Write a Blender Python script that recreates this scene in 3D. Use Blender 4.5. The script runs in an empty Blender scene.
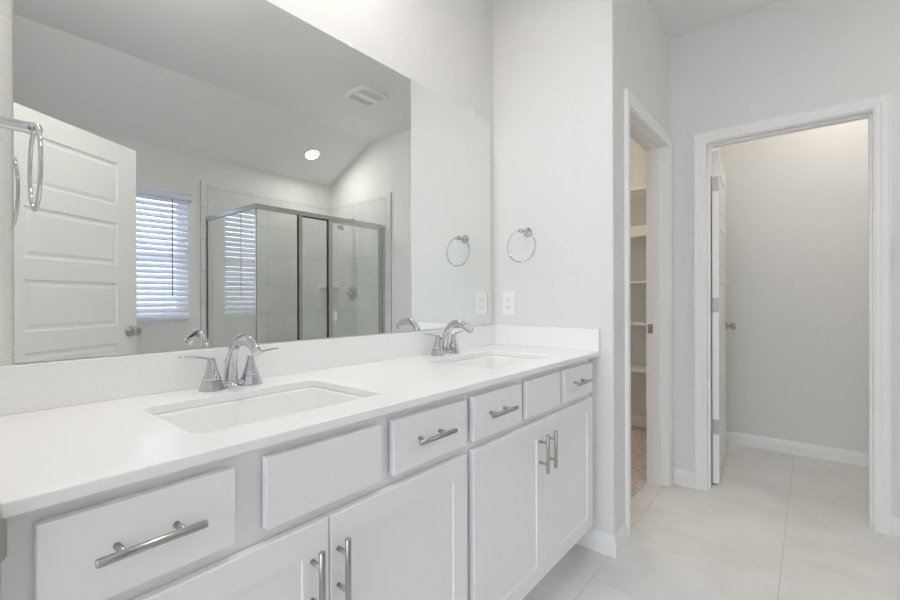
import bpy, bmesh, math, random
from mathutils import Vector, Matrix
random.seed(7)
C = bpy.context.scene
COL = C.collection
PI = math.pi

# ------------------------------------------------------------------ camera
CAM = Vector((-1.9754, -1.309, 1.1413))
a = math.radians(39.2333); b = math.radians(-0.0286); r_ = math.radians(-0.1551)
fw = Vector((math.cos(a) * math.cos(b), math.sin(a) * math.cos(b), math.sin(b)))
rt = Vector((math.sin(a), -math.cos(a), 0)); up = rt.cross(fw)
rt2 = rt * math.cos(r_) + up * math.sin(r_); up2 = up * math.cos(r_) - rt * math.sin(r_)
cd = bpy.data.cameras.new('camera'); cam = bpy.data.objects.new('camera', cd); COL.objects.link(cam)
M3 = Matrix((rt2, up2, -fw)).transposed()
cam.matrix_world = Matrix.Translation(CAM) @ M3.to_4x4()
cd.sensor_width = 36; cd.lens = 442.5148 / 900 * 36; cd.shift_y = -0.0009
cd.clip_start = 0.02; cd.clip_end = 60
C.camera = cam

# ------------------------------------------------------------------ world, exposure, cycles quality
w = bpy.data.worlds.new('world'); C.world = w; w.use_nodes = True
bg = w.node_tree.nodes['Background']; bg.inputs[0].default_value = (0.78, 0.87, 1.0, 1); bg.inputs[1].default_value = 5.2
C.view_settings.view_transform = 'Standard'; C.view_settings.look = 'None'
C.view_settings.gamma = 1; C.view_settings.use_curve_mapping = False
C.view_settings.exposure = 0.06
cy = C.cycles
cy.max_bounces = 16; cy.diffuse_bounces = 10; cy.glossy_bounces = 8; cy.transmission_bounces = 8; cy.transparent_max_bounces = 24
cy.use_denoising = True; cy.sample_clamp_indirect = 6; cy.sample_clamp_direct = 0
cy.caustics_reflective = True; cy.blur_glossy = 0.2

# ------------------------------------------------------------------ materials
def mat(name, color, rough=0.5, metal=0.0, spec=0.5, bump=None, vary=None, emit=None, coat=0):
    m = bpy.data.materials.new(name); m.use_nodes = True; nt = m.node_tree; n = nt.nodes; L = nt.links
    p = n['Principled BSDF']; p.inputs['Base Color'].default_value = (*color, 1)
    p.inputs['Roughness'].default_value = rough; p.inputs['Metallic'].default_value = metal
    p.inputs['Specular IOR Level'].default_value = spec
    if coat: p.inputs['Coat Weight'].default_value = coat; p.inputs['Coat Roughness'].default_value = 0.03
    tc = n.new('ShaderNodeTexCoord')
    if bump:
        sc, st = bump
        t = n.new('ShaderNodeTexNoise'); t.inputs['Scale'].default_value = sc; t.inputs['Detail'].default_value = 3
        bm_ = n.new('ShaderNodeBump'); bm_.inputs['Strength'].default_value = st; bm_.inputs['Distance'].default_value = 0.004
        L.new(tc.outputs['Object'], t.inputs['Vector']); L.new(t.outputs['Fac'], bm_.inputs['Height']); L.new(bm_.outputs[0], p.inputs['Normal'])
    if vary:
        sc, c2, lo, hi = vary
        t = n.new('ShaderNodeTexNoise'); t.inputs['Scale'].default_value = sc; t.inputs['Detail'].default_value = 5
        r = n.new('ShaderNodeValToRGB'); r.color_ramp.elements[0].position = lo; r.color_ramp.elements[1].position = hi
        r.color_ramp.elements[0].color = (*color, 1); r.color_ramp.elements[1].color = (*c2, 1)
        L.new(tc.outputs['Object'], t.inputs['Vector']); L.new(t.outputs['Fac'], r.inputs[0]); L.new(r.outputs[0], p.inputs['Base Color'])
    if emit:
        p.inputs['Emission Color'].default_value = (*emit[0], 1); p.inputs['Emission Strength'].default_value = emit[1]
    return m

WALL = mat('wall_paint', (0.78, 0.773, 0.757), 0.85, spec=0.2, bump=(120, 0.8))
CEIL = mat('ceiling_paint', (0.84, 0.84, 0.835), 0.9, spec=0.15, bump=(110, 0.3))
TRIM = mat('trim_paint', (0.86, 0.86, 0.845), 0.38, spec=0.4)
DOORP = mat('door_paint', (0.84, 0.84, 0.82), 0.4, spec=0.4)
CAB = mat('cabinet_paint', (0.86, 0.86, 0.86), 0.33, spec=0.45)
CABIN = mat('cabinet_inside', (0.55, 0.53, 0.5), 0.7)
QUARTZ = mat('white_quartz', (0.90, 0.895, 0.885), 0.16, spec=0.5, vary=(260, (0.84, 0.835, 0.825), 0.55, 0.75))
CERAM = mat('white_porcelain', (0.88, 0.88, 0.87), 0.08, spec=0.5)
CHROME = mat('polished_chrome', (0.64, 0.64, 0.655), 0.04, 1.0)
NICKEL = mat('brushed_nickel', (0.46, 0.44, 0.41), 0.28, 1.0)
HINGE = mat('satin_hinge', (0.45, 0.45, 0.46), 0.5, 0.8)
FRAME = mat('satin_aluminium', (0.60, 0.60, 0.585), 0.25, 1.0)
BLACK = mat('black_gasket', (0.03, 0.03, 0.03), 0.5)
MIRROR = mat('silvered_glass', (0.865, 0.90, 0.875), 0.0, 1.0)
PLASTIC = mat('white_plastic', (0.84, 0.84, 0.83), 0.3)
SLOT = mat('dark_slot', (0.05, 0.05, 0.05), 0.6)
CARPET = mat('beige_carpet', (0.60, 0.50, 0.45), 0.95, spec=0.05, bump=(400, 1.0), vary=(70, (0.82, 0.74, 0.70), 0.42, 0.58))
SHADE = mat('lit_frosted_glass', (0.9, 0.9, 0.88), 0.4, emit=((1.0, 0.95, 0.92), 160))
CANLED = mat('lit_diffuser', (0.9, 0.9, 0.9), 0.4, emit=((1.0, 0.97, 0.94), 160))
DOMELED = mat('lit_dome', (0.9, 0.9, 0.9), 0.4, emit=((1.0, 0.95, 0.89), 19))

def blind_mat():
    m = bpy.data.materials.new('white_faux_wood'); m.use_nodes = True; n = m.node_tree.nodes; L = m.node_tree.links
    p = n['Principled BSDF']; p.inputs['Base Color'].default_value = (0.86, 0.86, 0.88, 1); p.inputs['Roughness'].default_value = 0.4
    t = n.new('ShaderNodeBsdfTranslucent'); t.inputs[0].default_value = (0.68, 0.70, 0.90, 1)
    x = n.new('ShaderNodeMixShader'); x.inputs[0].default_value = 0.22
    L.new(p.outputs[0], x.inputs[1]); L.new(t.outputs[0], x.inputs[2]); L.new(x.outputs[0], n['Material Output'].inputs[0]); return m
BLIND = blind_mat()

def glass_mat(name, tint):
    m = bpy.data.materials.new(name); m.use_nodes = True; n = m.node_tree.nodes; L = m.node_tree.links
    for q in list(n):
        if q.type == 'BSDF_PRINCIPLED': n.remove(q)
    tr = n.new('ShaderNodeBsdfTransparent'); tr.inputs[0].default_value = (*tint, 1)
    gl = n.new('ShaderNodeBsdfGlossy'); gl.inputs['Roughness'].default_value = 0.0; gl.inputs['Color'].default_value = (1, 1, 1, 1)
    fr = n.new('ShaderNodeFresnel'); fr.inputs['IOR'].default_value = 1.5
    ge = n.new('ShaderNodeNewGeometry'); inv = n.new('ShaderNodeMath'); inv.operation = 'SUBTRACT'; inv.inputs[0].default_value = 1
    mu = n.new('ShaderNodeMath'); mu.operation = 'MULTIPLY'; mx = n.new('ShaderNodeMixShader')
    dbl = n.new('ShaderNodeMath'); dbl.operation = 'MULTIPLY'; dbl.inputs[1].default_value = 3.2; dbl.use_clamp = True
    L.new(ge.outputs['Backfacing'], inv.inputs[1]); L.new(fr.outputs[0], mu.inputs[0]); L.new(inv.outputs[0], mu.inputs[1])
    L.new(mu.outputs[0], dbl.inputs[0]); L.new(dbl.outputs[0], mx.inputs[0])
    L.new(tr.outputs[0], mx.inputs[1]); L.new(gl.outputs[0], mx.inputs[2]); L.new(mx.outputs[0], n['Material Output'].inputs[0]); return m
GLASS = glass_mat('clear_shower_glass', (0.975, 0.988, 0.98))
WGLASS = glass_mat('window_glass', (0.97, 0.98, 0.98))

def tile_mat(name, c1, c2, grout, bw, bh, off, axes, rough, origin=(0, 0), mortar=0.0025, freq=2):
    """large tiles; axes = which object axes run along / across the courses"""
    m = bpy.data.materials.new(name); m.use_nodes = True; n = m.node_tree.nodes; L = m.node_tree.links
    p = n['Principled BSDF']; p.inputs['Roughness'].default_value = rough
    tc = n.new('ShaderNodeTexCoord'); sp = n.new('ShaderNodeSeparateXYZ'); cb = n.new('ShaderNodeCombineXYZ')
    L.new(tc.outputs['Object'], sp.inputs[0])
    for k in range(2):
        ad = n.new('ShaderNodeMath'); ad.operation = 'SUBTRACT'; ad.inputs[1].default_value = origin[k] - 20 * (bw if k == 0 else bh)
        L.new(sp.outputs[axes[k]], ad.inputs[0]); L.new(ad.outputs[0], cb.inputs[k])
    br = n.new('ShaderNodeTexBrick'); br.offset = off; br.offset_frequency = freq; br.squash = 1
    br.inputs['Scale'].default_value = 1; br.inputs['Brick Width'].default_value = bw; br.inputs['Row Height'].default_value = bh
    br.inputs['Mortar Size'].default_value = mortar; br.inputs['Mortar Smooth'].default_value = 0.1; br.inputs['Bias'].default_value = 0
    br.inputs['Mortar'].default_value = (*grout, 1)
    ns = n.new('ShaderNodeTexNoise'); ns.inputs['Scale'].default_value = 3.6; ns.inputs['Detail'].default_value = 7; ns.inputs['Distortion'].default_value = 0.6
    L.new(tc.outputs['Object'], ns.inputs['Vector'])
    rp = n.new('ShaderNodeValToRGB'); rp.color_ramp.elements[0].position = 0.35; rp.color_ramp.elements[1].position = 0.68
    rp.color_ramp.elements[0].color = (*c1, 1); rp.color_ramp.elements[1].color = (*c2, 1)
    L.new(ns.outputs['Fac'], rp.inputs[0]); L.new(rp.outputs[0], br.inputs['Color1']); L.new(rp.outputs[0], br.inputs['Color2'])
    L.new(cb.outputs[0], br.inputs['Vector']); L.new(br.outputs['Color'], p.inputs['Base Color'])
    bu = n.new('ShaderNodeBump'); bu.invert = True; bu.inputs['Strength'].default_value = 0.5; bu.inputs['Distance'].default_value = 0.001
    L.new(br.outputs['Fac'], bu.inputs['Height']); L.new(bu.outputs[0], p.inputs['Normal'])
    return m
FLOORT = tile_mat('floor_tile', (0.73, 0.712, 0.69), (0.82, 0.807, 0.79), (0.63, 0.61, 0.585), 0.595, 0.595, 0.5, ('X', 'Y'), 0.28, (-0.21, -0.613), 0.002)
SH_B = tile_mat('shower_tile_back', (0.68, 0.685, 0.675), (0.76, 0.76, 0.75), (0.50, 0.50, 0.49), 0.60, 0.2817, 0.5, ('X', 'Z'), 0.3, (0.27, 1.008))
SH_R = tile_mat('shower_tile_side', (0.68, 0.685, 0.675), (0.76, 0.76, 0.75), (0.50, 0.50, 0.49), 0.60, 0.2817, 0.5, ('Y', 'Z'), 0.3, (-2.45, 1.008))

# ------------------------------------------------------------------ mesh helpers
def box(bm, x0, x1, y0, y1, z0, z1, bev=0, mi=0):
    vs = [bm.verts.new((x, y, z)) for x in (x0, x1) for y in (y0, y1) for z in (z0, z1)]
    fs = [(0, 1, 3, 2), (4, 6, 7, 5), (0, 4, 5, 1), (2, 3, 7, 6), (0, 2, 6, 4), (1, 5, 7, 3)]
    F = [bm.faces.new([vs[i] for i in f]) for f in fs]
    for f in F: f.material_index = mi
    if bev:
        es = list({e for f in F for e in f.edges})
        bmesh.ops.bevel(bm, geom=es, offset=bev, segments=2, profile=0.5, affect='EDGES', clamp_overlap=True)
def ring(bm, c, u, v, ru, rv, n, fn=None):
    out = []
    for i in range(n):
        t = 2 * PI * i / n
        out.append(bm.verts.new(c + u * (ru * math.cos(t)) + v * (rv * math.sin(t))))
    return out
def bridge(bm, A, B):
    n = len(A)
    for i in range(n): 
        f = bm.faces.new((A[i], A[(i + 1) % n], B[(i + 1) % n], B[i])); f.smooth = True
def lathe(bm, prof, c=(0, 0, 0), axis='Z', n=24, close=True, smooth=True):
    """prof = [(radius, height)...]"""
    ax = {'Z': (Vector((1, 0, 0)), Vector((0, 1, 0)), Vector((0, 0, 1))), 'X': (Vector((0, 1, 0)), Vector((0, 0, 1)), Vector((1, 0, 0))),
          'Y': (Vector((0, 0, 1)), Vector((1, 0, 0)), Vector((0, 1, 0)))}[axis] if isinstance(axis, str) else axis
    u, v, wv = ax; c = Vector(c); prev = None; first = None
    for (r, h) in prof:
        R = ring(bm, c + wv * h, u, v, max(r, 1e-5), max(r, 1e-5), n)
        if prev:
            bridge(bm, prev, R)
        else: first = R
        prev = R
    if close:
        bm.faces.new(list(reversed(first))); bm.faces.new(prev)
    if not smooth:
        for f in bm.faces: f.smooth = False
def tube(bm, pts, rad, n=14, caps=True, flat=1.0, closed=False):
    """rad = number or list; flat scales the second radius"""
    pts = [Vector(p) for p in pts]; m = len(pts)
    rads = rad if isinstance(rad, (list, tuple)) else [rad] * m
    fl = flat if isinstance(flat, (list, tuple)) else [flat] * m
    rings = []; pu = None
    for i, p in enumerate(pts):
        if closed: d = pts[(i + 1) % m] - pts[i - 1]
        else: d = pts[min(i + 1, m - 1)] - pts[max(i - 1, 0)]
        d.normalize()
        if pu is None:
            ref = Vector((0, 0, 1)) if abs(d.z) < 0.9 else Vector((1, 0, 0))
            u = d.cross(ref).normalized()
        else:
            u = (pu - d * pu.dot(d)).normalized()
        v = d.cross(u).normalized(); pu = u
        rings.append(ring(bm, p, u, v, rads[i], rads[i] * fl[i], n))
    for i in range(m - 1): bridge(bm, rings[i], rings[i + 1])
    if closed: bridge(bm, rings[-1], rings[0])
    elif caps:
        bm.faces.new(list(reversed(rings[0]))); bm.faces.new(rings[-1])
def cyl(bm, p, q, r, n=16): tube(bm, [p, q], r, n)
def bez(p0, p1, p2, p3, n):
    P = [Vector(p) for p in (p0, p1, p2, p3)]; out = []
    for i in range(n + 1):
        t = i / n; s = 1 - t
        out.append(P[0] * s**3 + P[1] * 3 * s * s * t + P[2] * 3 * s * t * t + P[3] * t**3)
    return out
def rrect(cx, cy, hx, hy, r, seg=5):
    out = []
    for (sx, sy, a0) in ((1, 1, 0), (-1, 1, PI / 2), (-1, -1, PI), (1, -1, 1.5 * PI)):
        for k in range(seg + 1):
            t = a0 + k / seg * PI / 2
            out.append((cx + sx * (hx - r) + r * math.cos(t), cy + sy * (hy - r) + r * math.sin(t)))
    return out
def NB(): return bmesh.new()
def obj(name, bm, m, parent=None, kind=None, label=None, origin=None):
    me = bpy.data.meshes.new(name)
    bmesh.ops.recalc_face_normals(bm, faces=bm.faces)
    bm.to_mesh(me); bm.free()
    for x in (m if isinstance(m, (list, tuple)) else [m]): me.materials.append(x)
    o = bpy.data.objects.new(name, me); COL.objects.link(o)
    if parent: o.parent = parent
    if kind: o['kind'] = kind
    if label: o['label'] = label
    return o
def recentre(o, p):
    """move a mesh's origin without moving the mesh"""
    o.data.transform(Matrix.Translation(-Vector(p))); o.location = Vector(p); return o
def tag(o, label, cat, group=None):
    o['label'] = label; o['category'] = cat
    if group: o['group'] = group
    return o
def thing(name, label, cat, loc=(0, 0, 0), rotz=0, group=None):
    o = bpy.data.objects.new(name, None); COL.objects.link(o); o.location = loc; o.rotation_euler = (0, 0, rotz)
    o.empty_display_size = 0.05
    return tag(o, label, cat, group)
def dup(o, parent=None):
    c = o.copy(); COL.objects.link(c)
    if parent: c.parent = parent
    for ch in [q for q in COL.objects if q.parent == o]: dup(ch, c)
    return c
def struct(name, boxes, m, parent=None, bev=0):
    bm = NB()
    for bx in boxes: box(bm, *bx, bev)
    return obj(name, bm, m, parent, kind='structure')

# ------------------------------------------------------------------ room shell
H = 2.745
YB = -2.873          # wall with the window
YS = -2.16           # where the ceiling starts sloping down
ZL = 2.40
CE = 2.745
struct('floor', [(-2.105, 2.25, -2.99, -0.515, -0.1, 0.0), (-2.105, 0.0, -0.515, 0.12, -0.1, 0.0), (-2.105, 0.0, 0.0, 0.12, -0.1, 0.0)][:2], FLOORT)
struct('floor_closet', [(0.0, 2.25, -0.515, 1.3, -0.1, 0.004)], CARPET)
struct('floor_bedroom', [(-5.2, -2.105, -3.6, 1.4, -0.1, 0.002)], CARPET)
# ceiling: level part, sloping part
bm = NB(); box(bm, -2.105, 1.137, YS, 0.12, CE, CE + 0.1)
v = [bm.verts.new(p) for p in ((-2.105, YS, CE), (1.137, YS, CE), (1.137, YB - 0.12, ZL - 0.05), (-2.105, YB - 0.12, ZL - 0.05),
                               (-2.105, YS, CE + 0.1), (1.137, YS, CE + 0.1), (1.137, YB - 0.12, ZL + 0.15), (-2.105, YB - 0.12, ZL + 0.15))]
for f in ((0, 3, 2, 1), (4, 5, 6, 7), (0, 1, 5, 4), (2, 3, 7, 6), (1, 2, 6, 5), (0, 4, 7, 3)): bm.faces.new([v[i] for i in f])
obj('ceiling', bm, CEIL, kind='structure')
struct('ceiling_closet', [(0.115, 2.25, -0.515, 1.3, 2.745, 2.845)], CEIL)
struct('ceiling_toilet_room', [(1.137, 2.25, -2.1, -0.63, 2.745, 2.845)], CEIL)
struct('ceiling_bedroom', [(-5.2, -2.105, -3.6, 1.4, 2.745, 2.845)], CEIL)
T = CE
struct('wall_mirror_side', [(-2.105, 0.115, 0.0, 0.12, 0, T)], WALL)
# short wall between vanity and closet, with a soft rounded corner
bm = NB(); box(bm, 0.0, 0.115, -0.63, 0.0, 0, T)
bm.edges.ensure_lookup_table()
ce = [e for e in bm.edges if all(abs(q.co.x) < 1e-6 and abs(q.co.y + 0.63) < 1e-6 for q in e.verts)]
bmesh.ops.bevel(bm, geom=ce, offset=0.008, segments=4, profile=0.5, affect='EDGES')
obj('wall_right', bm, WALL, kind='structure')
OX0, OX1, OZ = 0.216, 0.930, 2.062         # closet opening
struct('wall_closet_front', [(0.115, OX0 - 0.02, -0.63, -0.515, 0, T), (OX1 + 0.02, 1.022, -0.63, -0.515, 0, T), (OX0 - 0.02, OX1 + 0.02, -0.63, -0.515, OZ + 0.02, T)], WALL)
OY0, OY1 = -1.544, -0.828                  # toilet room opening
struct('wall_far', [(1.022, 1.137, OY1 + 0.02, -0.515, 0, T), (1.022, 1.137, -2.99, OY0 - 0.02, 0, T), (1.022, 1.137, OY0 - 0.02, OY1 + 0.02, OZ + 0.02, T)], WALL)
WX0, WX1, WZ0, WZ1 = -1.34, -0.45, 0.985, 2.03
struct('wall_window_side', [(-2.105, WX0, YB - 0.12, YB, 0, 2.5), (WX1, 1.022, YB - 0.12, YB, 0, 2.5), (WX0, WX1, YB - 0.12, YB, 0, WZ0), (WX0, WX1, YB - 0.12, YB, WZ1, 2.5)], WALL)
WLX = -1.91
struct('wall_left', [(-2.105, WLX, -0.576, 0.0, 0, T), (-2.105, -1.755, YB, -1.48, 0, T), (-2.105, WLX, -1.48, -0.576, 2.07, T)], WALL)
# toilet room, closet and bedroom shells
struct('wall_toilet_room', [(2.13, 2.25, -2.1, -0.63, 0, T), (1.137, 2.13, -0.75, -0.63, 0, T), (1.137, 2.13, -2.1, -1.98, 0, T)], WALL)
struct('wall_closet', [(2.13, 2.25, -0.63, 1.3, 0, T), (1.137, 2.13, -0.63, -0.515, 0, T), (0.0, 2.25, 1.18, 1.3, 0, T), (0.0, 0.115, 0.12, 1.18, 0, T)], WALL)
struct('wall_bedroom', [(-5.2, -2.105, -3.7, -3.6, 0, T), (-5.2, -2.105, 1.3, 1.4, 0, T), (-2.2, -2.105, -3.6, YB, 0, T), (-2.2, -2.105, 0.12, 1.4, 0, T),
                        (-5.2, -5.05, -3.6, -2.55, 0, T), (-5.2, -5.05, 0.15, 1.3, 0, T), (-5.2, -5.05, -2.55, 0.15, 0, 0.45), (-5.2, -5.05, -2.55, 0.15, 2.25, T)], WALL)

# baseboards: colonial profile swept along straight runs
BBP = [(0.0, 0.0), (0.014, 0.0), (0.014, 0.058), (0.0115, 0.064), (0.0095, 0.070), (0.0095, 0.076), (0.005, 0.084), (0.003, 0.090), (0.0, 0.090)]
def sweep(bm, prof, p, q, out, m0=0.0, m1=0.0, upv=Vector((0, 0, 1))):
    """profile (out, up) swept from p to q; m0/m1 = mitre slope at the ends"""
    p = Vector(p); q = Vector(q); out = Vector(out); d = (q - p).normalized()
    A = [bm.verts.new(p + out * o + upv * u - d * (m0 * o)) for o, u in prof]
    B = [bm.verts.new(q + out * o + upv * u + d * (m1 * o)) for o, u in prof]
    n = len(prof)
    for i in range(n): bm.faces.new((A[i], A[(i + 1) % n], B[(i + 1) % n], B[i]))
    bm.faces.new(list(reversed(A))); bm.faces.new(B)
def baseboard(name, runs):
    bm = NB()
    for r in runs: sweep(bm, BBP, *r)
    return obj(name, bm, TRIM, kind='structure')
baseboard('baseboard_right', [((0, -0.435, 0), (0, -0.63, 0), (-1, 0, 0), 0, 1), ((0, -0.63, 0), (0.158, -0.63, 0), (0, -1, 0), 1, 0)])
baseboard('baseboard_far', [((1.022, -0.647, 0), (1.022, -0.766, 0), (-1, 0, 0)), ((1.022, -1.606, 0), (1.022, -1.90, 0), (-1, 0, 0))])
baseboard('baseboard_window_side', [((-1.755, YB, 0), (-0.345, YB, 0), (0, 1, 0))])
baseboard('baseboard_toilet_room', [((2.13, -0.75, 0), (2.13, -1.98, 0), (-1, 0, 0)), ((1.15, -0.75, 0), (2.13, -0.75, 0), (0, -1, 0))])
baseboard('baseboard_closet', [((2.13, -0.515, 0.004), (2.13, 1.18, 0.004), (-1, 0, 0)), ((0.115, 1.18, 0.004), (2.13, 1.18, 0.004), (0, -1, 0))])

# door casings: stepped profile, mitred; coordinates (across opening, thickness)
CP = [(0.0, 0.0), (0.0, 0.009), (0.006, 0.011), (0.020, 0.0115), (0.026, 0.014), (0.046, 0.0155), (0.052, 0.018), (0.057, 0.017), (0.057, 0.0)]
def casing(name, plane, base, nrm, a0, a1, top, z0=0.0):
    """plane 'X': wall faces along x (opening runs in y); plane 'Y': wall faces along y"""
    bm = NB()
    def P(s, z, o): return (base + nrm * o, s, z) if plane == 'X' else (s, base + nrm * o, z)
    rv = 0.006
    for side, s in ((-1, a0 - rv), (1, a1 + rv)):
        A = [bm.verts.new(P(s + side * c, z0, o)) for c, o in CP]
        B = [bm.verts.new(P(s + side * c, top + rv + c, o)) for c, o in CP]
        n = len(CP)
        for i in range(n): bm.faces.new((A[i], A[(i + 1) % n], B[(i + 1) % n], B[i]))
        bm.faces.new(A); bm.faces.new(list(reversed(B)))
    A = [bm.verts.new(P(a0 - rv - c, top + rv + c, o)) for c, o in CP]
    B = [bm.verts.new(P(a1 + rv + c, top + rv + c, o)) for c, o in CP]
    for i in range(len(CP)): bm.faces.new((A[i], A[(i + 1) % len(CP)], B[(i + 1) % len(CP)], B[i]))
    return obj(name, bm, TRIM, kind='structure')
ZT = 2.060
casing('trim_1', 'Y', -0.63, -1, OX0, OX1, ZT)
casing('trim_2', 'X', 1.022, -1, OY0, OY1, ZT)
def jamb(name, plane, d0, d1, a0, a1, top, sd0, sd1, t=0.019):
    """jamb boards and door stops; d0..d1 = depth through the wall, sd = stop position"""
    bm = NB()
    def B(s0, s1, e0, e1, z0, z1):
        if plane == 'X': box(bm, e0, e1, s0, s1, z0, z1)
        else: box(bm, s0, s1, e0, e1, z0, z1)
    B(a0 - t, a0, d0, d1, 0, top + t); B(a1, a1 + t, d0, d1, 0, top + t); B(a0, a1, d0, d1, top, top + t)
    B(a0, a0 + 0.011, sd0, sd1, 0, top - 0.011); B(a1 - 0.011, a1, sd0, sd1, 0, top - 0.011); B(a0, a1, sd0, sd1, top - 0.011, top)
    return obj(name, bm, TRIM, kind='structure')
j1 = jamb('trim_4', 'Y', -0.632, -0.513, OX0, OX1, ZT, -0.595, -0.560)
j2 = jamb('trim_5', 'X', 1.020, 1.139, OY0, OY1, ZT, 1.062, 1.097)
j3 = jamb('trim_6', 'X', -2.105, WLX - 0.004, -1.48, -0.588, ZT, -2.01, -1.985, 0.012)
# marble strip thresholds are flush: closet carpet meets tile at the jamb
bm = NB(); box(bm, 0.930 - 0.0025, 0.930 - 0.0002, -0.552, -0.521, 0.925, 0.982, 0.0008); box(bm, 0.9262, 0.9282, -0.543, -0.530, 0.945, 0.962)
obj('strike_plate', bm, NICKEL, j1, label='satin nickel strike plate')
# entry strike plate with curved lip on the near jamb beside the vanity
bm = NB()
pts = []
for i in range(9):
    t = i / 8 * PI / 2
    pts.append((WLX - 0.014 + 0.021 * math.sin(t), -0.591 + 0.010 * (1 - math.cos(t))))
for zi in range(1):
    A = []; Bv = []
    n = 12; rowsv = []
    for i, (x, y) in enumerate([(-1.985, -0.5915)] + pts):
        hz = 0.029 if i == 0 else 0.029 * math.cos(min(1, i / 9) * 0.9)
        rowsv.append([bm.verts.new((x, y, 0.866 - hz)), bm.verts.new((x, y, 0.866 + hz)), bm.verts.new((x, y - 0.002, 0.866 + hz)), bm.verts.new((x, y - 0.002, 0.866 - hz))])
    for p_, q_ in zip(rowsv, rowsv[1:]):
        for k in range(4): bm.faces.new((p_[k], p_[(k + 1) % 4], q_[(k + 1) % 4], q_[k]))
    bm.faces.new(rowsv[0]); bm.faces.new(list(reversed(rowsv[-1])))
obj('strike_plate', bm, NICKEL, j3, label='satin nickel strike plate with curved lip')

# ------------------------------------------------------------------ panel doors
def panel_door(name, W, Hh, th, label_cat=None):
    """leaf along +x from the hinge edge (x=0), thickness 0..-th in y, five raised-panel fields on both faces"""
    root = bpy.data.objects.new(name, None); COL.objects.link(root); root['kind'] = 'structure'
    st = 0.128; rows = [(1.685, 1.93), (1.342, 1.585), (0.995, 1.24), (0.65, 0.895), (0.305, 0.55)]
    bm = NB()
    dz = 0.012
    xs = [0, st, W - st, W]
    zs = sorted({0, Hh, *[z - dz for r in rows for z in r]})
    for sgn, y0 in ((1, 0.0), (-1, -th)):
        grid = {}
        def V(x, z):
            k = (round(x, 4), round(z, 4))
            if k not in grid: grid[k] = bm.verts.new((x, y0, z))
            return grid[k]
        for i in range(3):
            for j in range(len(zs) - 1):
                q = [V(xs[i], zs[j]), V(xs[i + 1], zs[j]), V(xs[i + 1], zs[j + 1]), V(xs[i], zs[j + 1])]
                isp = i == 1 and any(abs(zs[j] - (r[0] - dz)) < 1e-6 for r in rows)
                if not isp: bm.faces.new(q); continue
                prev = q
                for ins, dep in ((0.004, 0.006), (0.016, 0.0075), (0.034, 0.0025), (0.036, 0.0025)):
                    x0, x1, z0, z1 = xs[i] + ins, xs[i + 1] - ins, zs[j] + ins, zs[j + 1] - ins
                    y = y0 - sgn * dep
                    nq = [bm.verts.new((x0, y, z0)), bm.verts.new((x1, y, z0)), bm.verts.new((x1, y, z1)), bm.verts.new((x0, y, z1))]
                    for k in range(4): bm.faces.new((prev[k], prev[(k + 1) % 4], nq[(k + 1) % 4], nq[k]))
                    prev = nq
                bm.faces.new(prev)
    # leaf edges
    for (x0, z0, x1, z1) in ((0, 0, W, 0), (W, 0, W, Hh), (W, Hh, 0, Hh), (0, Hh, 0, 0)):
        bm.faces.new([bm.verts.new(p) for p in ((x0, 0, z0), (x1, 0, z1), (x1, -th, z1), (x0, -th, z0))])
    bmesh.ops.remove_doubles(bm, verts=bm.verts, dist=1e-5)
    obj('panel', bm, DOORP, root)
    return root
def knobs(root, x, z, th, prof=None):
    for sgn, y0 in ((1, 0.0), (-1, -th)):
        bm = NB()
        ax = (Vector((1, 0, 0)), Vector((0, 0, 1)), Vector((0, sgn, 0)))
        lathe(bm, [(0.032, 0.0), (0.032, 0.004), (0.027, 0.009), (0.013, 0.012), (0.0115, 0.026), (0.015, 0.030), (0.0235, 0.037), (0.0275, 0.046), (0.0265, 0.055), (0.020, 0.062), (0.008, 0.064)], (x, y0, z), ax, 28)
        obj('knob', bm, NICKEL, root, label='brushed nickel knob')
    bm = NB(); 
def hinge(root, z, th, side=0):
    bm = NB()
    box(bm, -0.0025, 0.0, -th + 0.001, -0.002, z - 0.045, z + 0.045, 0.0008)
    cyl(bm, (-0.004, 0.006, z - 0.046), (-0.004, 0.006, z + 0.046), 0.006, 12)
    for k in (-0.03, 0, 0.03): lathe(bm, [(0.004, 0), (0.0035, 0.001)], (-0.0026, -th * 0.5 + (0.006 if k == 0 else -0.005), z + k), (Vector((0, 1, 0)), Vector((0, 0, 1)), Vector((-1, 0, 0))), 10)
    obj('hinge', bm, HINGE, root, label='nickel butt hinge')
# toilet room door, swung into the little room
d1 = panel_door('door_1', 0.711, 2.032, 0.035)
d1.location = (1.143, -0.838, 0.010); d1.rotation_euler = (0, 0, math.radians(4.3))
knobs(d1, 0.711 - 0.06, 0.93, 0.035)
for z in (0.345, 1.09, 1.83): hinge(d1, z, 0.035)
# entry door, standing open into the bathroom; only seen in the mirror
d2 = panel_door('door_2', 0.762, 2.032, 0.035)
dirv = Vector((-1.10 + 1.739, -1.87 + 1.467)); ang = math.atan2(dirv.y, dirv.x)
d2.location = (-1.1 - 0.762 * math.cos(ang), -1.87 - 0.762 * math.sin(ang), 0.010); d2.rotation_euler = (0, 0, ang)
knobs(d2, 0.762 - 0.048, 0.945, 0.035)
for z in (0.20, 1.05, 1.80): hinge(d2, z, 0.035)

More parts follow.
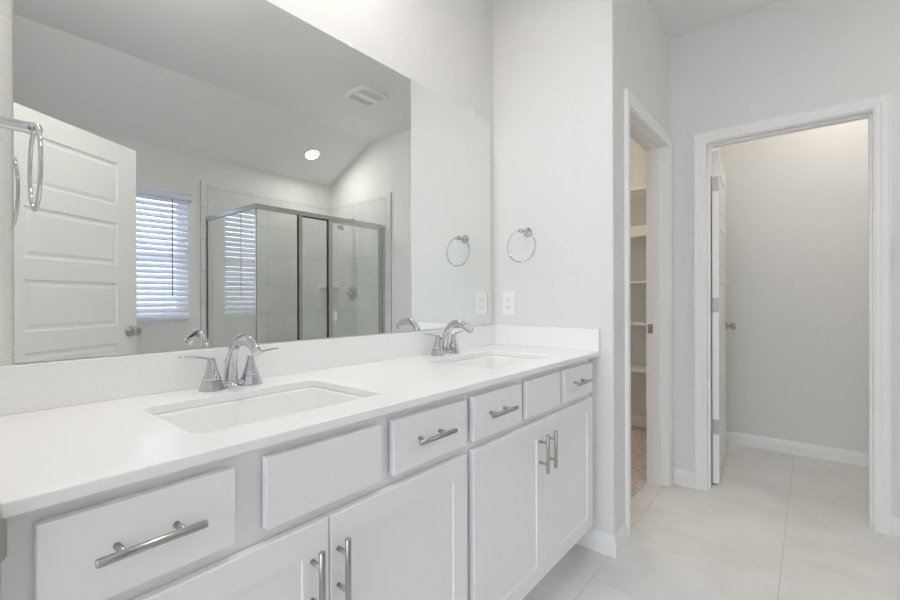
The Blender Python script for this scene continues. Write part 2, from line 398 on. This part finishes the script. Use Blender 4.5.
# ------------------------------------------------------------------ window and blind
bm = NB()
for (x0, x1, z0, z1) in ((WX0, WX0 + 0.05, WZ0, WZ1), (WX1 - 0.05, WX1, WZ0, WZ1), (WX0, WX1, WZ0, WZ0 + 0.05), (WX0, WX1, WZ1 - 0.05, WZ1), (WX0, WX1, 1.49, 1.53)):
    box(bm, x0, x1, YB - 0.115, YB - 0.075, z0, z1, 0.003)
win = obj('window_1', bm, PLASTIC, kind='structure')
bm = NB(); box(bm, WX0 + 0.045, WX1 - 0.045, YB - 0.098, YB - 0.093, WZ0 + 0.045, WZ1 - 0.045); obj('glass', bm, WGLASS, win)
bl = thing('window_blind', 'white horizontal blind closed over the window beside the shower', 'window blind', (-0.895, YB + 0.02, 1.0))
def loc(bm, o): bmesh.ops.translate(bm, verts=bm.verts, vec=-o.location); return bm
bm = NB()
prof = [(0.0, 0.0), (0.034, 0.0), (0.034, 0.006), (0.038, 0.012), (0.038, 0.045), (0.044, 0.052), (0.044, 0.060), (0.0, 0.060)]
sweep(bm, prof, (WX0 - 0.02, YB + 0.004, 1.985), (WX1 + 0.022, YB + 0.004, 1.985), (0, 1, 0))
obj('valance', loc(bm, bl), BLIND, bl)
bm = NB(); nsl = 22; zt, zb = 1.972, 1.012; 
for i in range(nsl):
    z = zt - (zt - zb) * i / (nsl - 1)
    A = []
    ang_ = math.radians(56); hw = 0.0255
    rows = []
    for s in (-1, -0.5, 0, 0.5, 1):
        yy = math.cos(ang_) * hw * s; zz = -math.sin(ang_) * hw * s + 0.0
        bow = 0.003 * (1 - s * s)
        rows.append((YB + 0.022 + yy + bow, z + zz + bow * 0.5))
    x0, x1 = WX0 - 0.005, WX1 + 0.005 - (0.006 if i in (17, 18, 19, 20) else 0)
    top = [[bm.verts.new((x, y, zz)) for x in (x0, x1)] for y, zz in rows]
    bot = [[bm.verts.new((x, y - 0.0028, zz - 0.0012)) for x in (x0, x1)] for y, zz in rows]
    for k in range(4):
        bm.faces.new((top[k][0], top[k][1], top[k + 1][1], top[k + 1][0])); bm.faces.new((bot[k][0], bot[k + 1][0], bot[k + 1][1], bot[k][1]))
    for e in (0, 1): bm.faces.new([top[k][e] for k in range(5)] + [bot[k][e] for k in reversed(range(5))])
    bm.faces.new((top[0][0], bot[0][0], bot[0][1], top[0][1])); bm.faces.new((top[4][0], top[4][1], bot[4][1], bot[4][0]))
obj('slats', loc(bm, bl), BLIND, bl)
bm = NB(); box(bm, WX0 - 0.005, WX1 + 0.005, YB + 0.008, YB + 0.036, 0.972, 0.990, 0.003); obj('bottom_rail', loc(bm, bl), BLIND, bl)
for x in (WX0 + 0.18, WX1 - 0.19):
    bm = NB(); cyl(bm, (x, YB + 0.037, 0.985), (x, YB + 0.037, 1.985), 0.0012, 6); obj('ladder_cord', loc(bm, bl), BLIND, bl)
WAND = mat('grey_wand', (0.25, 0.25, 0.27), 0.3)
bm = NB(); cyl(bm, (-0.583, YB + 0.052, 1.17), (-0.583, YB + 0.052, 1.985), 0.004, 8); obj('tilt_wand', loc(bm, bl), WAND, bl, label='slim grey tilt wand')

# ------------------------------------------------------------------ shower
struct('wall_shower_back', [(-0.285, 1.012, YB, YB + 0.012, 0.0, 2.165)], SH_B)
struct('wall_shower_side', [(1.010, 1.022, YB, -1.945, 0.0, 2.165)], SH_R)
TE = tile_mat('bullnose_tile', (0.70, 0.705, 0.695), (0.76, 0.76, 0.75), (0.50, 0.50, 0.49), 2.0, 0.2817, 0.0, ('X', 'Z'), 0.3, (-5, 1.11))
struct('trim_7', [(-0.342, -0.287, YB, YB + 0.011, 0.0, 2.165)], TE)
struct('trim_8', [(1.011, 1.022, -1.943, -1.889, 0.0, 2.19)], TE)
struct('trim_9', [(-0.346, -0.342, YB, YB + 0.014, 0.0, 2.19)], FRAME)
struct('trim_10', [(1.008, 1.022, -1.889, -1.885, 0.0, 2.19)], FRAME)
# pan + curb
bm = NB(); box(bm, -0.33, 1.01, -2.86, -1.94, 0.0, 0.04, 0.004); box(bm, -0.33, 1.01, -2.02, -1.94, 0.04, 0.11, 0.006); box(bm, -0.33, -0.255, -2.86, -2.02, 0.04, 0.11, 0.006)
tag(obj('shower_pan', bm, CERAM), 'white low curbed shower base under the glass enclosure', 'shower pan')
YF = -1.984; XS = -0.294
sh = thing('shower_enclosure', 'silver framed glass shower enclosure standing on the shower base', 'shower enclosure', (0.36, YF, 0.11))
def shp(name, boxes, m, bev=0.0015, label=None, parent=None):
    bm = NB()
    for bx in boxes: box(bm, *bx, bev)
    o = obj(name, loc(bm, sh), m, sh, label=label)
    if parent:
        o.parent = parent
    return o
shp('header_rail', [(XS - 0.015, 1.010, YF - 0.018, YF + 0.018, 1.835, 1.872)], FRAME)
shp('side_rail', [(XS - 0.016, XS + 0.016, YB + 0.012, YF - 0.018, 1.838, 1.872)], FRAME)
shp('sill_rail', [(XS - 0.015, 1.010, YF - 0.018, YF + 0.018, 0.112, 0.145), (XS - 0.016, XS + 0.016, YB + 0.012, YF - 0.018, 0.112, 0.145)], FRAME)
shp('wall_channel', [(0.975, 1.009, YF - 0.016, YF + 0.016, 0.145, 1.835), (0.948, 0.968, YF - 0.01, YF + 0.012, 0.15, 1.83)], FRAME)
shp('wall_channel', [(XS - 0.006, XS + 0.006, YB + 0.013, YB + 0.024, 0.145, 1.838)], BLACK, label='dark channel against the tile')
shp('corner_joint', [(XS - 0.006, XS + 0.004, YF - 0.006, YF + 0.004, 0.145, 1.835)], FRAME, 0.0005)
shp('post', [(0.062, 0.094, YF - 0.014, YF + 0.014, 0.145, 1.835)], FRAME)
shp('post', [(0.352, 0.388, YF - 0.014, YF + 0.014, 0.145, 1.835)], FRAME)
shp('gasket', [(0.056, 0.061, YF - 0.008, YF + 0.012, 0.146, 1.834)], BLACK, 0)
shp('gasket', [(0.345, 0.351, YF - 0.008, YF + 0.012, 0.146, 1.834), (0.096, 0.3445, YF - 0.008, YF + 0.012, 1.827, 1.834)], BLACK, 0)
shp('glass_panel', [(XS + 0.004, 0.0565, YF - 0.003, YF + 0.003, 0.146, 1.834)], GLASS, 0)
shp('glass_panel', [(0.0945, 0.3445, YF - 0.003, YF + 0.003, 0.146, 1.826)], GLASS, 0)
shp('glass_panel', [(XS - 0.003, XS + 0.003, YB + 0.025, YF - 0.007, 0.146, 1.837)], GLASS, 0)
dr = shp('glass_door', [(0.389, 0.947, YF - 0.003, YF + 0.003, 0.150, 1.830)], GLASS, 0)
bm = NB(); box(bm, 0.389, 0.398, YF - 0.007, YF + 0.007, 0.15, 1.83); box(bm, 0.938, 0.947, YF - 0.007, YF + 0.007, 0.15, 1.83); box(bm, 0.398, 0.938, YF - 0.007, YF + 0.007, 1.818, 1.83); box(bm, 0.398, 0.938, YF - 0.007, YF + 0.007, 0.15, 0.165)
obj('door_frame', loc(bm, sh), FRAME, dr)
bm = NB(); box(bm, 0.399, 0.425, YF + 0.006, YF + 0.032, 0.955, 1.04, 0.004); obj('door_pull', loc(bm, sh), PLASTIC, dr, label='small white pull')
# shower head
hx, hy, hz = 1.010, -2.472, 1.972
sd = thing('shower_fixture', 'chrome shower head on a bent arm from the tiled side wall', 'shower head', (hx, hy, hz))
bm = NB(); lathe(bm, [(0.028, 0), (0.028, 0.004), (0.018, 0.010), (0.011, 0.012)], (0, 0, 0), (Vector((0, 1, 0)), Vector((0, 0, 1)), Vector((-1, 0, 0))), 24); obj('flange', bm, CHROME, sd)
bm = NB(); P = bez((0, 0, 0), (-0.06, 0, 0.01), (-0.09, 0, -0.0), (-0.125, 0, -0.045), 10); tube(bm, P, 0.009, 12); obj('arm', bm, CHROME, sd)
bm = NB(); dv = Vector((-0.55, 0, -0.83)).normalized(); uu = Vector((0, 1, 0)); vv = dv.cross(uu)
lathe(bm, [(0.010, 0), (0.014, 0.006), (0.014, 0.016), (0.012, 0.020), (0.020, 0.032), (0.038, 0.050), (0.041, 0.060), (0.038, 0.064), (0.006, 0.065)], (-0.123, 0, -0.043), (uu, vv, dv), 24)
obj('shower_head', bm, CHROME, sd)
vl = thing('shower_valve', 'round chrome shower valve with lever on the tiled side wall', 'shower valve', (1.010, -2.472, 1.208))
NX = (Vector((0, 1, 0)), Vector((0, 0, 1)), Vector((-1, 0, 0)))
bm = NB(); lathe(bm, [(0.080, 0), (0.080, 0.004), (0.072, 0.010), (0.035, 0.014)], (0, 0, 0), NX, 32); obj('escutcheon', bm, CHROME, vl)
bm = NB(); lathe(bm, [(0.026, 0.0), (0.028, 0.03), (0.022, 0.055), (0.010, 0.060)], (-0.012, 0, 0), NX, 24); tube(bm, [(-0.05, 0, 0), (-0.055, 0.03, -0.004), (-0.06, 0.07, -0.006)], [0.010, 0.008, 0.006], 12); obj('lever', bm, CHROME, vl)
bm = NB()
n = 10; top = []; bot = []
pts2 = [(0, 0)] + [(-0.165 * math.cos(t * PI / 2 / n), 0.165 * math.sin(t * PI / 2 / n)) for t in range(n + 1)]
pts2 = [(0, 0), (-0.165, 0.0)] + [(-0.165 + 0.12 * math.sin(t) + 0.0, 0.045 * 0 + 0.0) for t in []] + [(-0.150, 0.04), (-0.11, 0.085), (-0.06, 0.13), (0.0, 0.165)]
A = [bm.verts.new((1.010 + x, YB + 0.012 + y, 1.293)) for x, y in pts2]; B = [bm.verts.new((1.010 + x, YB + 0.012 + y, 1.270)) for x, y in pts2]
bm.faces.new(A); bm.faces.new(list(reversed(B)))
for i in range(len(A)): bm.faces.new((A[i], B[i], B[(i + 1) % len(A)], A[(i + 1) % len(A)]))
tag(obj('corner_shelf', bm, CERAM), 'white corner shelf set in the tiled corner of the shower', 'shelf')

# ------------------------------------------------------------------ mirror
MX0, MX1, MZ0, MZ1 = -1.834, -0.043, 1.008, 2.066
mr = thing('wall_mirror', 'large frameless mirror on the wall above the double vanity', 'mirror', ((MX0 + MX1) / 2, 0, MZ0))
bm = NB(); box(bm, MX0, MX1, -0.006, -0.0005, MZ0, MZ1); obj('mirror_glass', loc(bm, mr), MIRROR, mr)
for x in (-0.195, -0.95, -1.6):
    bm = NB(); box(bm, x - 0.008, x + 0.008, -0.009, -0.0005, MZ1 - 0.004, MZ1 + 0.012, 0.001); obj('clip', loc(bm, mr), PLASTIC, mr)

# ------------------------------------------------------------------ countertop with two sink cut-outs
ZC = 0.9032; CT = 0.020; FY = -0.5735
S1 = (-1.4345, -0.318, 0.219, 0.153); S2 = (-0.500, -0.318, 0.219, 0.150)
def plate_holes(x0, x1, y0, y1, z, t, holes):
    bm = NB(); loops = [[(x0, y0), (x1, y0), (x1, y1), (x0, y1)]] + holes; edges = []
    for lp in loops:
        vs = [bm.verts.new((x, y, z)) for x, y in lp]
        edges += [bm.edges.new((vs[i], vs[(i + 1) % len(vs)])) for i in range(len(vs))]
    bmesh.ops.triangle_fill(bm, use_beauty=True, use_dissolve=False, edges=edges)
    fs = list(bm.faces)
    r = bmesh.ops.extrude_face_region(bm, geom=fs)
    bmesh.ops.translate(bm, verts=[g for g in r['geom'] if isinstance(g, bmesh.types.BMVert)], vec=(0, 0, -t))
    return bm
ct = thing('vanity_countertop', 'long white quartz countertop with two sink cutouts on the vanity', 'countertop', (-0.96, -0.3, ZC))
bm = plate_holes(WLX + 0.002, -0.001, FY, -0.001, ZC, CT, [rrect(*S1, 0.02), rrect(*S2, 0.02)])
o = obj('slab', loc(bm, ct), QUARTZ, ct)
mod = o.modifiers.new('bevel', 'BEVEL'); mod.width = 0.0025; mod.segments = 2; mod.limit_method = 'ANGLE'; mod.angle_limit = math.radians(50)
bm = NB(); box(bm, WLX + 0.002, -0.0215, -0.020, -0.001, ZC + 0.0001, ZC + 0.1016, 0.0015); tag(recentre(obj('backsplash', bm, QUARTZ), (-0.96, -0.01, ZC)), 'long low white quartz backsplash standing on the countertop under the mirror', 'backsplash')
bm = NB(); box(bm, -0.021, -0.001, FY + 0.001, -0.001, ZC + 0.0001, ZC + 0.1016, 0.0015); tag(recentre(obj('side_splash', bm, QUARTZ), (-0.011, -0.29, ZC)), 'short white quartz side splash standing against the right wall below the outlet', 'backsplash')

def sink(S, label):
    cx, cyy, hx_, hy_ = S
    t = thing('undermount_sink', label, 'sink', (cx, cyy, ZC - CT), 0, None)
    bm = NB()
    def L(hx, hy, r, z): return [bm.verts.new((x, y, z)) for x, y in rrect(0, 0, hx, hy, r * 0.8)]
    g = 0.003
    prof = [(hx_ + 0.022, hy_ + 0.022, 0.04, -0.0008), (hx_ - g, hy_ - g, 0.030, -0.0008), (hx_ - g - 0.004, hy_ - g - 0.004, 0.032, -0.006),
            (hx_ - 0.012, hy_ - 0.012, 0.035, -0.09), (hx_ - 0.020, hy_ - 0.020, 0.045, -0.118), (hx_ - 0.036, hy_ - 0.036, 0.05, -0.128), (0.07, 0.05, 0.03, -0.133), (0.024, 0.024, 0.0235, -0.136)]
    rg = [L(*p) for p in prof]
    for A, B in zip(rg, rg[1:]): bridge(bm, A, B)
    outer = [(hx_ + 0.022, hy_ + 0.022, 0.04, -0.012), (hx_ + 0.004, hy_ + 0.004, 0.04, -0.02), (hx_ - 0.004, hy_ - 0.004, 0.045, -0.12), (hx_ - 0.03, hy_ - 0.03, 0.05, -0.142), (0.024, 0.024, 0.0235, -0.15)]
    og = [L(*p) for p in outer]; bridge(bm, rg[0], og[0])
    for A, B in zip(og, og[1:]): bridge(bm, A, B)
    bridge(bm, og[-1], rg[-1])
    obj('basin', bm, CERAM, t)
    bm = NB(); lathe(bm, [(0.0225, -0.149), (0.0225, -0.1345), (0.020, -0.1335), (0.016, -0.136), (0.004, -0.1355)], (0, 0, 0), 'Z', 24); obj('drain', bm, CHROME, t, label='chrome drain')
    return t
sink(S1, 'white rectangular undermount sink below the nearer faucet')
sink(S2, 'white rectangular undermount sink in the corner below the farther faucet')

# ------------------------------------------------------------------ faucets
def faucet(cx, label):
    t = thing('centerset_faucet', label, 'faucet', (cx, -0.085, ZC), 0, None)
    Y = 0.0
    # deck bridge
    bm = NB(); tube(bm, [(-0.052, 0, 0.010), (-0.026, 0, 0.011), (0.026, 0, 0.011), (0.052, 0, 0.010)], [0.012, 0.012, 0.012, 0.012], 12, flat=0.75); obj('deck_bridge', bm, CHROME, t)
    # spout: tall flattened arch, slim in front
    bm = NB()
    P = bez((0, 0.004, 0.0), (0, 0.012, 0.085), (0, -0.018, 0.146), (0, -0.088, 0.131), 16) + bez((0, -0.088, 0.131), (0, -0.108, 0.127), (0, -0.124, 0.118), (0, -0.136, 0.106), 7)[1:]
    nP = len(P); rad = []; fl = []
    for i in range(nP):
        s = i / (nP - 1)
        rad.append(0.0205 - 0.0045 * min(1, s / 0.4)); fl.append(0.92 - 0.44 * min(1, s / 0.55))
    tube(bm, P, rad, 20, flat=fl)
    lathe(bm, [(0.023, 0.0), (0.0225, 0.006), (0.019, 0.012)], (0, 0.004, 0), 'Z', 24)
    sp = obj('spout', bm, CHROME, t)
    bm = NB(); dv = (P[-1] - P[-2]).normalized(); uu = Vector((1, 0, 0)); vv = dv.cross(uu)
    lathe(bm, [(0.0125, -0.003), (0.0125, 0.004), (0.009, 0.006), (0.002, 0.005)], P[-1], (uu, vv, dv), 18); obj('aerator', bm, CHROME, sp)
    for sgn in (-1, 1):
        bm = NB()
        lathe(bm, [(0.0315, 0.0), (0.0312, 0.003), (0.0248, 0.024), (0.0235, 0.026)], (sgn * 0.052, 0, 0), 'Z', 10, smooth=False)
        hb = obj('handle', bm, CHROME, t)
        bm = NB()
        lathe(bm, [(0.0215, 0.026), (0.0235, 0.0285), (0.0185, 0.040), (0.0135, 0.056), (0.0105, 0.070), (0.0095, 0.080), (0.0050, 0.086)], (sgn * 0.052, 0, 0), 'Z', 20)
        obj('collar', bm, CHROME, hb)
        bm = NB()
        x0 = sgn * 0.052
        P = bez((x0 - sgn * 0.006, 0, 0.079), (x0 + sgn * 0.012, -0.002, 0.083), (x0 + sgn * 0.045, -0.003, 0.094), (x0 + sgn * 0.080, -0.004, 0.094), 10)
        # blade: thin vertically, wide across
        prev = None; rings_ = []
        for i, p in enumerate(P):
            s = i / 10; wd = 0.0075 + 0.004 * math.sin(s * PI) - 0.002 * s; th = 0.0045 * (1 - 0.55 * s)
            rings_.append(ring(bm, p, Vector((0, 1, 0)), Vector((0, 0, 1)), wd, th, 14))
        for A, B in zip(rings_, rings_[1:]): bridge(bm, A, B)
        bm.faces.new(list(reversed(rings_[0]))); bm.faces.new(rings_[-1])
        obj('lever', bm, CHROME, hb)
    bm = NB(); cyl(bm, (0, 0.030, 0.0), (0, 0.030, 0.062), 0.0028, 10); lathe(bm, [(0.004, 0.060), (0.0062, 0.066), (0.0055, 0.073), (0.002, 0.076)], (0, 0.030, 0), 'Z', 14); obj('lift_rod', bm, CHROME, t)
    return t
faucet(-1.418, 'chrome two handle faucet behind the nearer sink')
faucet(-0.508, 'chrome two handle faucet behind the farther corner sink')

# ------------------------------------------------------------------ vanity cabinets
YD = -0.568; YFR = -0.546; GAP = 0.0045   # fronts stand off the frame on bumpers
def bar_pull(parent, c, vertical, L=0.134, name='handle'):
    """bar handle 12 mm thick on two posts, standing proud of the front"""
    x, z = c; y = YD - 0.032; bm = NB()
    d = Vector((0, 0, 1)) if vertical else Vector((1, 0, 0))
    m = Vector((x, y, z)); r = 0.006
    P = [m - d * L / 2, m - d * (L / 2 - 0.001), m + d * (L / 2 - 0.001), m + d * L / 2]
    tube(bm, P, [r - 0.001, r, r, r - 0.001], 16)
    for s in (-1, 1):
        q = m + d * s * (L / 2 - 0.030); cyl(bm, q + Vector((0, 0.003, 0)), (q.x, YD + 0.0005, q.z), 0.0048, 12)
    return obj(name, bm, NICKEL, parent, label='brushed nickel bar handle')
def slab_front(name, x0, x1, z0, z1, parent):
    bm = NB(); box(bm, x0, x1, YD, YFR - GAP, z0, z1, 0.0022); return obj(name, bm, CAB, parent)
def shaker(x0, x1, z0, z1, parent):
    bm = NB(); rl = 0.058; yb = YFR - GAP
    # front ring with recessed flat panel
    def R(x0, x1, z0, z1, y): return [bm.verts.new(p) for p in ((x0, y, z0), (x1, y, z0), (x1, y, z1), (x0, y, z1))]
    o_ = R(x0, x1, z0, z1, yb); e = R(x0, x1, z0, z1, YD + 0.002); f = R(x0 + 0.002, x1 - 0.002, z0 + 0.002, z1 - 0.002, YD)
    g = R(x0 + rl, x1 - rl, z0 + rl, z1 - rl, YD); h = R(x0 + rl + 0.0015, x1 - rl - 0.0015, z0 + rl + 0.0015, z1 - rl - 0.0015, YD + 0.0045)
    for A, B in ((o_, e), (e, f), (f, g), (g, h)):
        for i in range(4): bm.faces.new((A[i], A[(i + 1) % 4], B[(i + 1) % 4], B[i]))
    bm.faces.new(h); bm.faces.new(list(reversed(o_)))
    return obj('door', bm, CAB, parent)
def cabinet(x0, x1, label, fronts, doors):
    t = thing('vanity_cabinet', label, 'cabinet', (0, 0, 0), 0, None)
    zt = ZC - CT - 0.001; zb = 0.142
    bm = NB()
    for bx in ((x0, x0 + 0.016, YFR + 0.019, -0.004, zb, zt), (x1 - 0.016, x1, YFR + 0.019, -0.004, zb, zt), (x0, x0 + 0.016, -0.430, -0.004, 0, zb), (x1 - 0.016, x1, -0.430, -0.004, 0, zb), (x0 + 0.016, x1 - 0.016, YFR + 0.019, -0.004, zb, zb + 0.016),
               (x0 + 0.016, x1 - 0.016, -0.012, -0.004, zb + 0.016, zt)): box(bm, *bx)
    obj('body', bm, CABIN if False else CAB, t)
    bm = NB(); s = 0.038
    xm = doors[0][1] + 0.0
    for bx in ((x0, x0 + s, YFR, YFR + 0.019, zb, zt), (x1 - s, x1, YFR, YFR + 0.019, zb, zt), (x0 + s, x1 - s, YFR, YFR + 0.019, zt - 0.032, zt),
               (x0 + s, x1 - s, YFR, YFR + 0.019, 0.69, 0.745), (x0 + s, x1 - s, YFR, YFR + 0.019, zb, zb + 0.03), (xm - 0.012, xm + 0.016, YFR, YFR + 0.019, zb + 0.03, 0.69)): box(bm, *bx)
    for i in range(len(fronts) - 1):
        xa, xb = fronts[i][1], fronts[i + 1][0]; box(bm, xa - 0.012, xb + 0.012, YFR, YFR + 0.019, 0.745, zt - 0.032)
    obj('face_frame', bm, CAB, t)
    bm = NB(); box(bm, x0 + 0.016, x1 - 0.016, -0.445, -0.430, 0.0, zb); obj('toe_kick', bm, CAB, t)
    for fx0, fx1, hc in fronts:
        f = slab_front('drawer' if hc is not None else 'false_drawer_front', fx0, fx1, 0.735, 0.862, t)
        if hc is not None: bar_pull(f, (hc, 0.803), False)
    for dx0, dx1, hc in doors:
        d = shaker(dx0, dx1, 0.147, 0.710, t); bar_pull(d, (hc, 0.602), True)
    return t
cabinet(-1.905, -0.9815, 'white vanity cabinet under the nearer sink, left of the seam', [(-1.876, -1.632, -1.757), (-1.578, -1.308, None), (-1.272, -0.995, -1.150)], [(-1.876, -1.4485, -1.487), (-1.4455, -0.995, -1.427)])
cabinet(-0.9805, -0.072, 'white vanity cabinet under the corner sink, next to the closet wall', [(-0.962, -0.692, -0.843), (-0.661, -0.402, None), (-0.367, -0.084, -0.243)], [(-0.962, -0.5335, -0.571), (-0.5305, -0.084, -0.510)])
bm = NB(); box(bm, -0.0715, -0.001, -0.505, -0.49, 0.142, ZC - CT - 0.001); tag(obj('filler_panel', bm, CAB), 'narrow white filler strip between the corner cabinet and the wall', 'panel')
bm = NB(); box(bm, WLX + 0.0005, -1.9055, -0.546, -0.53, 0.0, ZC - CT - 0.001); tag(obj('filler_panel', bm, CAB), 'narrow white filler strip at the left end of the vanity', 'panel')

# ------------------------------------------------------------------ towel rings
def towel_ring(loc_, sgn, label, tilt=0.0, proj=0.068, yaw=0.0):
    """sgn = +1: wall faces +x, -1: wall faces -x"""
    t = thing('towel_ring', label, 'towel ring', loc_, 0, None)
    NXs = (Vector((0, 1, 0)), Vector((0, 0, 1)), Vector((sgn, 0, 0)))
    bm = NB(); lathe(bm, [(0.024, 0.0), (0.024, 0.004), (0.020, 0.009), (0.012, 0.013), (0.0105, 0.020), (0.0105, proj - 0.014), (0.011, proj - 0.008), (0.0125, proj), (0.010, proj + 0.008), (0.004, proj + 0.011)], (0, 0, 0), NXs, 24)
    obj('post', bm, CHROME, t)
    bm = NB(); R = 0.078; pts = []
    for i in range(48):
        q = 2 * PI * i / 48
        p = Vector((0, R * math.sin(q), -R + R * math.cos(q) + 0.002))
        p = Matrix.Rotation(yaw, 3, 'Z') @ (Matrix.Rotation(tilt, 3, 'Y') @ p)
        pts.append(p + Vector((sgn * proj, 0, 0)))
    tube(bm, pts, 0.0036, 10, closed=True)
    obj('ring', bm, CHROME, t)
    return t
towel_ring((-0.0005, -0.204, 1.476), -1, 'chrome towel ring on the wall between mirror corner and closet door')
towel_ring((WLX + 0.0005, -0.16, 1.468), 1, 'chrome towel ring on the left wall, in front of the mirror', proj=0.088, yaw=math.radians(-2))

# ------------------------------------------------------------------ outlet
ou = thing('wall_outlet', 'white duplex outlet above the side splash', 'outlet', (-0.0005, -0.092, 1.118))
bm = NB(); box(bm, -0.006, 0, -0.038, 0.038, -0.062, 0.062, 0.002); obj('plate', bm, PLASTIC, ou)
for s in (-1, 1):
    bm = NB(); box(bm, -0.009, -0.006, -0.017, 0.017, s * 0.020 - 0.015, s * 0.020 + 0.015, 0.003)
    sk = obj('socket', bm, PLASTIC, ou)
    bm = NB(); 
    for yy in (-0.0065, 0.0065): box(bm, -0.0094, -0.0088, yy - 0.001, yy + 0.001, s * 0.020 - 0.002, s * 0.020 + 0.007)
    box(bm, -0.0094, -0.0088, -0.002, 0.002, s * 0.020 - 0.010, s * 0.020 - 0.006); obj('slots', bm, SLOT, sk)
bm = NB(); box(bm, -0.0085, -0.006, -0.006, 0.006, -0.003, 0.003, 0.0008); obj('reset_button', bm, PLASTIC, ou)

# ------------------------------------------------------------------ ceiling fan grille, lights
fn = thing('exhaust_fan', 'white square exhaust fan grille on the level ceiling', 'exhaust fan', (0.31, -1.41, CE))
bm = NB()
g0 = [bm.verts.new((x, y, 0)) for x, y in rrect(0, 0, 0.140, 0.132, 0.055)]; g1 = [bm.verts.new((x, y, -0.010)) for x, y in rrect(0, 0, 0.140, 0.132, 0.055)]
g2 = [bm.verts.new((x, y, -0.022)) for x, y in rrect(0, 0, 0.123, 0.116, 0.045)]; g3 = [bm.verts.new((x, y, -0.022)) for x, y in rrect(0, 0, 0.113, 0.106, 0.04)]; g4 = [bm.verts.new((x, y, -0.006)) for x, y in rrect(0, 0, 0.111, 0.104, 0.04)]
for A, B in ((g0, g1), (g1, g2), (g2, g3), (g3, g4)): bridge(bm, A, B)
bm.faces.new(g4); obj('frame', bm, PLASTIC, fn)
bm = NB()
for i in range(13):
    y = -0.096 + i * 0.016
    if abs(y) < 0.03: continue
    box(bm, -0.104, 0.104, y - 0.0035, y + 0.0035, -0.021, -0.008)
box(bm, -0.104, 0.104, -0.030, 0.030, -0.024, -0.010, 0.004)
obj('louvres', bm, PLASTIC, fn)
slope = (ZL - CE) / (YB - YS)   # rise per metre of y (positive)
def slope_z(y): return CE + (ZL - CE) * (y - YS) / (YB - YS)
cn = thing('recessed_light', 'lit round recessed light in the sloping ceiling above the shower', 'ceiling light', (0.553, -2.52, slope_z(-2.52)))
tilt = math.atan2(CE - ZL, YS - YB)
cn.rotation_euler = (tilt, 0, 0)
bm = NB(); lathe(bm, [(0.060, 0.004), (0.062, -0.004), (0.088, -0.004), (0.092, 0.0)], (0, 0, 0), 'Z', 32, close=False); obj('trim_ring', bm, PLASTIC, cn)
bm = NB(); lathe(bm, [(0.060, 0.0005), (0.059, -0.002), (0.002, -0.003)], (0, 0, 0), 'Z', 32); obj('diffuser', bm, CANLED, cn)
# recessed light over the vanity (above the frame of the photograph)
cv = thing('recessed_light', 'lit round recessed light in the level ceiling above the vanity', 'ceiling light', (-1.15, -0.256, CE))
bm = NB(); lathe(bm, [(0.060, 0.004), (0.062, -0.004), (0.088, -0.004), (0.092, 0.0)], (0, 0, 0), 'Z', 32, close=False); obj('trim_ring', bm, PLASTIC, cv)
bm = NB(); lathe(bm, [(0.060, 0.0005), (0.059, -0.002), (0.002, -0.003)], (0, 0, 0), 'Z', 32); obj('diffuser', bm, SHADE, cv)
# flush dome light in the toilet room, flush dome in the closet, unseen bathroom dome added as fill light for the vanity fronts
def dome(loc_, label, rad=0.14, m=DOMELED):
    t = thing('flush_ceiling_light', label, 'ceiling light', loc_)
    bm = NB(); lathe(bm, [(rad + 0.012, 0.0), (rad + 0.012, -0.02), (rad, -0.022)], (0, 0, 0), 'Z', 32); obj('base', bm, NICKEL, t)
    bm = NB(); lathe(bm, [(rad - 0.002, -0.0225), (rad * 0.93, -0.05), (rad * 0.7, -0.08), (rad * 0.35, -0.097), (0.002, -0.1)], (0, 0, 0), 'Z', 32); obj('shade', bm, m, t)
    return t
dome((-1.30, -1.0, CE), 'added unseen fill light, a round flush dome near the entry door', 0.17, mat('lit_fill_dome', (0.9, 0.9, 0.9), 0.4, emit=((1.0, 0.98, 0.98), 23)))
dome((1.63, -1.50, CE), 'round flush ceiling light in the toilet room')
dome((1.0, 0.45, CE), 'round flush ceiling light in the closet', m=mat('lit_closet_dome', (0.9, 0.9, 0.9), 0.4, emit=((1.0, 0.90, 0.74), 38)))

# ------------------------------------------------------------------ closet shelves
names = ['topmost', 'second from the top', 'third from the top', 'fourth from the top', 'lowest']
for k, z in enumerate((2.05, 1.735, 1.285, 0.94, 0.557)):
    bm = NB()
    if k == 1:
        box(bm, 1.80, 2.128, -0.514, 1.178, z - 0.019, z, 0.001); box(bm, 1.80, 1.818, -0.514, 1.178, z - 0.085, z - 0.019, 0.001)
    else: box(bm, 1.80, 2.128, -0.514, 1.178, z - 0.019, z, 0.001)
    lab = {0: 'white closet shelf seen through the door gap, topmost of five', 1: 'white closet shelf with a deep front apron, second from the top',
           2: 'white closet shelf third from the top, between the apron shelf and the strike plate', 3: 'white closet shelf fourth from the top, level with the strike plate', 4: 'white closet shelf lowest of five above the carpet'}[k]
    tag(obj('closet_shelf', bm, TRIM), lab, 'shelf', 'shelves in the closet')
